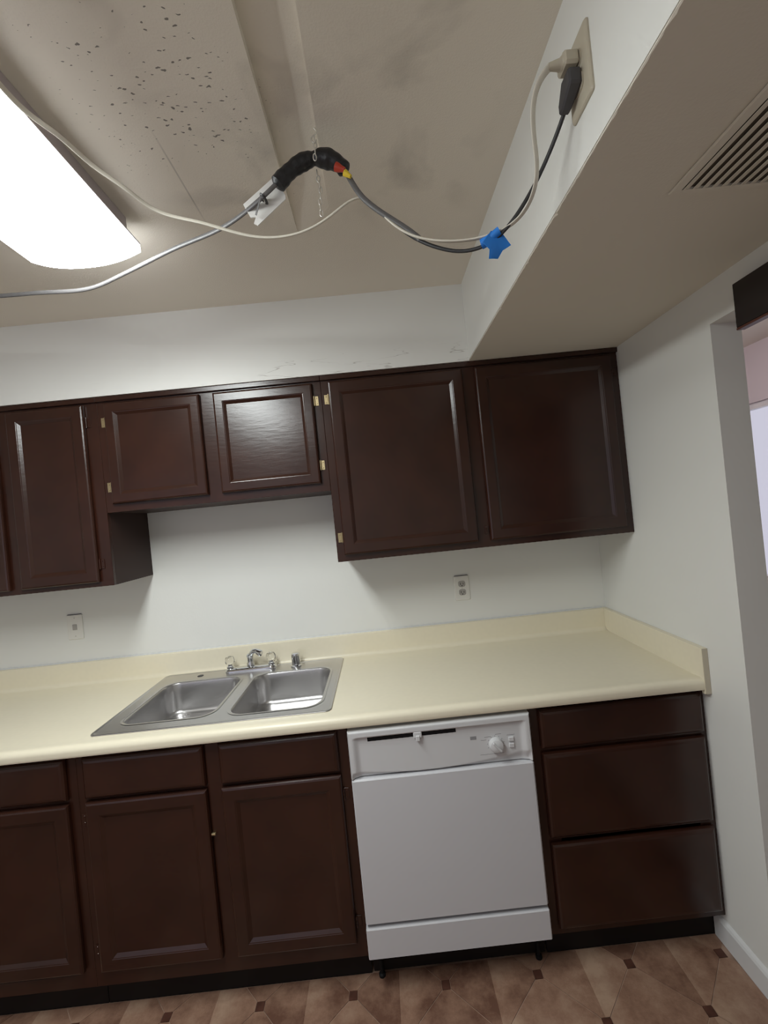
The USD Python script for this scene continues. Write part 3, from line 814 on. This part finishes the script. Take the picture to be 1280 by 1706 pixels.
low, rimm, ends = lens_mesh()
for e in ends:
    part(tl, 'end_plate', e, 'lens_end', label='glowing end plate of the lens')
part(tl, 'lens_rim', rimm, 'lens_rim', label='dimmer side rim of the lens')
part(tl, 'lens', low, 'lens', label='glowing white acrylic lens')
part(tl, 'housing', cat_(box(FX0 - 0.001, FX1 + 0.001, FY0 - 0.001, FY1 + 0.001, 2.371, 2.3745), box(FX0 + 0.025, FX1 - 0.025, FY0 + 0.01, FY1 - 0.012, 2.3745, ZC - 0.0003)), 'housing')

# ------------------------------------------------------------------ air vent in the beam
tv = thing('air_vent', 'beige louvred air vent set flush in the beam underside', 'vent', (0.80, -1.40, ZS))
vx0, vx1, vy0, vy1 = 0.632, 0.962, -1.62, -1.197
fv = man(cbox(vx0, vx1, vy0, vy1, ZS - 0.006, ZS - 0.0002, 0.002)) - man(box(vx0 + 0.018, vx1 - 0.018, vy0 + 0.014, vy1 - 0.014, ZS - 1, ZS + 1))
part(tv, 'frame', fv, 'beam')
part(tv, 'backing', box(vx0 + 0.0185, vx1 - 0.0185, vy0 + 0.0145, vy1 - 0.0145, ZS - 0.0012, ZS - 0.0003), 'vent_dark', label='dark opening behind the slats')
k, x = 0, vx0 + 0.020
while x < vx1 - 0.034:
    s = cbox(x, x + 0.0125, vy0 + 0.0142, vy1 - 0.0142, ZS - 0.0060, ZS - 0.0046, 0.0004)
    s.apply_transform(trimesh.transformations.rotation_matrix(-0.22, (0, 1, 0), (x + 0.006, 0, ZS - 0.0053)))
    part(tv, 'slat', s, 'beam')
    x += 0.0188

# ------------------------------------------------------------------ cords hanging from the ceiling
def flat_cord(P, w, h, n=140, twist=0.0):
    return sweep(spline(P, n), w, h, n=10, twist=twist)


tw = thing('extension_cord', 'flat ivory cord swagged across the ceiling from beside the light to the beam outlet', 'cord', (0.03, -1.07, 2.1))
WC = [(-0.62, -1.40, 2.385), (-0.573, -1.30, 2.358), (-0.558, -1.255, 2.344), (-0.534, -1.22, 2.335), (-0.505, -1.17, 2.317), (-0.458, -1.13, 2.29), (-0.426, -1.1, 2.271), (-0.333, -1.08, 2.243), (-0.207, -1.07, 2.204), (-0.112, -1.07, 2.205), (-0.041, -1.07, 2.236),
      (0.030, -1.068, 2.272), (0.078, -1.085, 2.217), (0.137, -1.107, 2.151), (0.221, -1.135, 2.114), (0.289, -1.163, 2.104), (0.338, -1.2, 2.114), (0.356, -1.24, 2.150), (0.347, -1.27, 2.204), (0.346, -1.298, 2.262), (0.368, -1.309, 2.290)]
part(tw, 'cable', flat_cord(WC, 0.0028, 0.0064, 220, 1.2), 'cord_white', smooth=60)
pw = cat_(sweep([(0.366, -1.309, 2.2905), (0.384, -1.310, 2.2915), (0.388, -1.3105, 2.2915)], [0.006, 0.010, 0.014], [0.005, 0.008, 0.011], n=14), cbox(0.386, 0.4130, -1.327, -1.294, 2.2795, 2.3035, 0.004))
part(tw, 'plug', pw, 'beige', smooth=30, label='beige plug in the upper socket')

tg = thing('power_cord', 'grey flat cord with black taped splice, coming from the left under the light', 'cord', (0.0, -1.06, 2.1))
GC1 = [(-1.86, -0.78, 2.437), (-1.80, -0.775, 2.425), (-1.62, -0.755, 2.388), (-1.40, -0.735, 2.352), (-1.20, -0.735, 2.330), (-1.056, -0.74, 2.318), (-0.900, -0.76, 2.304), (-0.756, -0.78, 2.294), (-0.674, -0.80, 2.305), (-0.575, -0.84, 2.311), (-0.444, -0.91, 2.305), (-0.326, -0.98, 2.288), (-0.252, -1.03, 2.283), (-0.186, -1.063, 2.300), (-0.149, -1.06, 2.333)]
part(tg, 'cable', flat_cord(GC1, 0.0036, 0.0062, 220), 'cord_grey', smooth=60)
BU = spline([(-0.156, -1.06, 2.322), (-0.142, -1.06, 2.336), (-0.127, -1.06, 2.349), (-0.09, -1.06, 2.371), (-0.060, -1.06, 2.377), (-0.029, -1.06, 2.371), (-0.006, -1.06, 2.355), (0.004, -1.06, 2.341)], 60)
s_ = np.linspace(0, 1, 60)
rad = 0.0172 + 0.0005 * np.sin(s_ * 61) + 0.0009 * np.sin(s_ * 19) + 0.003 * np.exp(-((s_ - 0.72) / 0.1) ** 2) - 0.003 * np.exp(-((s_ - 0.56) / 0.03) ** 2)
rad = rad * np.clip(np.minimum(s_, 1 - s_) / 0.05 + 0.45, 0, 1)
part(tg, 'tape_wrap', sweep(BU, rad, n=18), 'tape_black', smooth=50, label='black taped splice hanging from the ceiling hook')


def wire_nut(P, d, L, r):
    d = np.array(d, float) / np.linalg.norm(d)
    return lathe([(0, 0), (r * 0.55, 0.0), (r * 0.62, L * 0.3), (r * 0.9, L * 0.7), (r, L), (0, L)], P, d, 14)


part(tg, 'wire_nut', wire_nut((0.002, -1.078, 2.330), (-0.75, 0.1, 0.45), 0.022, 0.010), 'red', smooth=30, label='red twist-on wire connector')
part(tg, 'wire_nut', wire_nut((0.014, -1.078, 2.314), (-0.65, 0.1, 0.6), 0.017, 0.0075), 'yellow', smooth=30, label='yellow twist-on wire connector')
GC2 = [(0.002, -1.062, 2.342), (0.019, -1.07, 2.300), (0.034, -1.078, 2.268), (0.091, -1.092, 2.204), (0.150, -1.105, 2.143)]
part(tg, 'lead', flat_cord(GC2, 0.0036, 0.0062, 60), 'cord_grey', smooth=60, label='grey flat lead after the splice')
GC3 = [(0.085, -1.091, 2.209), (0.150, -1.104, 2.141), (0.190, -1.118, 2.112), (0.232, -1.133, 2.093), (0.287, -1.163, 2.090), (0.340, -1.2, 2.129), (0.378, -1.23, 2.184), (0.394, -1.26, 2.217), (0.401, -1.285, 2.238)]
part(tg, 'cable', flat_cord(GC3, 0.0034, 0.0042, 110), 'cord_black', smooth=60, label='black end of the cord')
part(tg, 'plug', trimesh.convex.convex_hull(np.vstack([arr(cbox(0.391, 0.4130, -1.3265, -1.2955, 2.2455, 2.273, 0.003))[0], arr(cbox(0.390, 0.408, -1.296, -1.280, 2.229, 2.247, 0.003))[0]])), 'plug_grey', label='dark plug in the lower socket')

# white plate tied on the cord
A, B, C, D = np.array([[-0.238, 2.298], [-0.160, 2.356], [-0.137, 2.304], [-0.214, 2.243]])
e = (B - A) / np.linalg.norm(B - A)
hl = [tuple(A), tuple(B), tuple(C + (B - C) * 0.12), tuple(C - e * 0.004), tuple(D + e * 0.006), tuple(D + (A - D) * 0.16 - e * 0.0), tuple(D + (A - D) * 0.30 + e * 0.012), tuple(D + (A - D) * 0.42)]
pm = trimesh.creation.extrude_polygon(Polygon(hl), 0.003, engine='earcut')
v, f = arr(pm)
pm = trimesh.Trimesh(np.c_[v[:, 0], -1.046 + v[:, 2], v[:, 1]], f, process=False)
pm.fix_normals()
tt = thing('cord_tag', 'white plate tied to the grey cord below the ceiling hook', 'tag', (-0.186, -1.05, 2.243))
part(tt, 'plate', pm, 'tag')
q = np.linspace(0, 2 * np.pi, 26)
d1 = np.array([0.72, 0, 0.69])
n1 = np.cross(d1, (0, 1, 0))
tie = np.array([np.array((-0.188, -1.056, 2.298)) + 0.0085 * math.cos(a) * n1 + 0.0135 * math.sin(a) * np.array((0, 1, 0)) for a in q])
part(tt, 'tie', sweep(tie, 0.0014, 0.0032, n=8), 'cord_black', smooth=50, label='black cable tie')
part(tt, 'tie_tail', sweep([(-0.192, -1.070, 2.292), (-0.199, -1.066, 2.278), (-0.209, -1.058, 2.262)], 0.0012, 0.003, n=8), 'cord_grey', smooth=50)

# blue masking tape flag around both cords
tb = thing('blue_tape', 'bright blue tape flag wrapped around both cords near the beam', 'tape', (0.291, -1.165, 2.049))
fl2 = Polygon([(0.265, 2.084), (0.284, 2.106), (0.304, 2.103), (0.322, 2.074), (0.305, 2.066), (0.293, 2.049), (0.273, 2.048), (0.277, 2.068)])
m = trimesh.creation.extrude_polygon(fl2, 0.0008, engine='earcut').subdivide().subdivide()
v, f = arr(m)
m = trimesh.Trimesh(np.c_[v[:, 0], -1.1715 + v[:, 2] + 0.004 * np.sin(90 * (v[:, 0] - 0.29)) * np.clip((2.09 - v[:, 1]) / 0.04, 0, 1), v[:, 1]], f, process=False)
m.fix_normals()
part(tb, 'flag', m, 'blue')
part(tb, 'wrap', sweep([(0.268, -1.152, 2.092), (0.280, -1.159, 2.094), (0.302, -1.173, 2.103)], 0.0098, 0.0098, n=14), 'blue', smooth=50)

# chain hanging from the hook in the open ceiling joint
tch = thing('hook_chain', 'thin pale metal chain hanging from a hook in the ceiling joint', 'chain', (-0.056, -1.052, 2.25))
hz = ZC + 0.004
part(tch, 'hook', cat_(lathe([(0, 0), (0.006, 0), (0.005, -0.002), (0, -0.003)], (-0.062, -1.052, ZC + 0.0165)), sweep(spline([(-0.062, -1.052, ZC + 0.016), (-0.061, -1.052, ZC - 0.004), (-0.067, -1.052, ZC - 0.012), (-0.062, -1.052, ZC - 0.020), (-0.056, -1.052, ZC - 0.014)], 24), 0.0016, n=8)), 'zinc', smooth=50)
lk = np.array([(0.0036 * math.cos(a), 0.0, 0.0080 * math.sin(a)) for a in np.linspace(0, 2 * np.pi, 17)])
z, k = ZC - 0.025, 0
while z > 2.250:
    P = lk if k % 2 == 0 else lk[:, [1, 0, 2]]
    yy = -1.052 if not (2.352 < z < 2.402) else -1.081
    part(tch, 'link', sweep(P + np.array((-0.0595 + 0.0022 * math.sin(k), yy, z)), 0.0012, n=6, up=(0.2, 0.9, 0.3)), 'zinc', smooth=50)
    z -= 0.0132
    k += 1
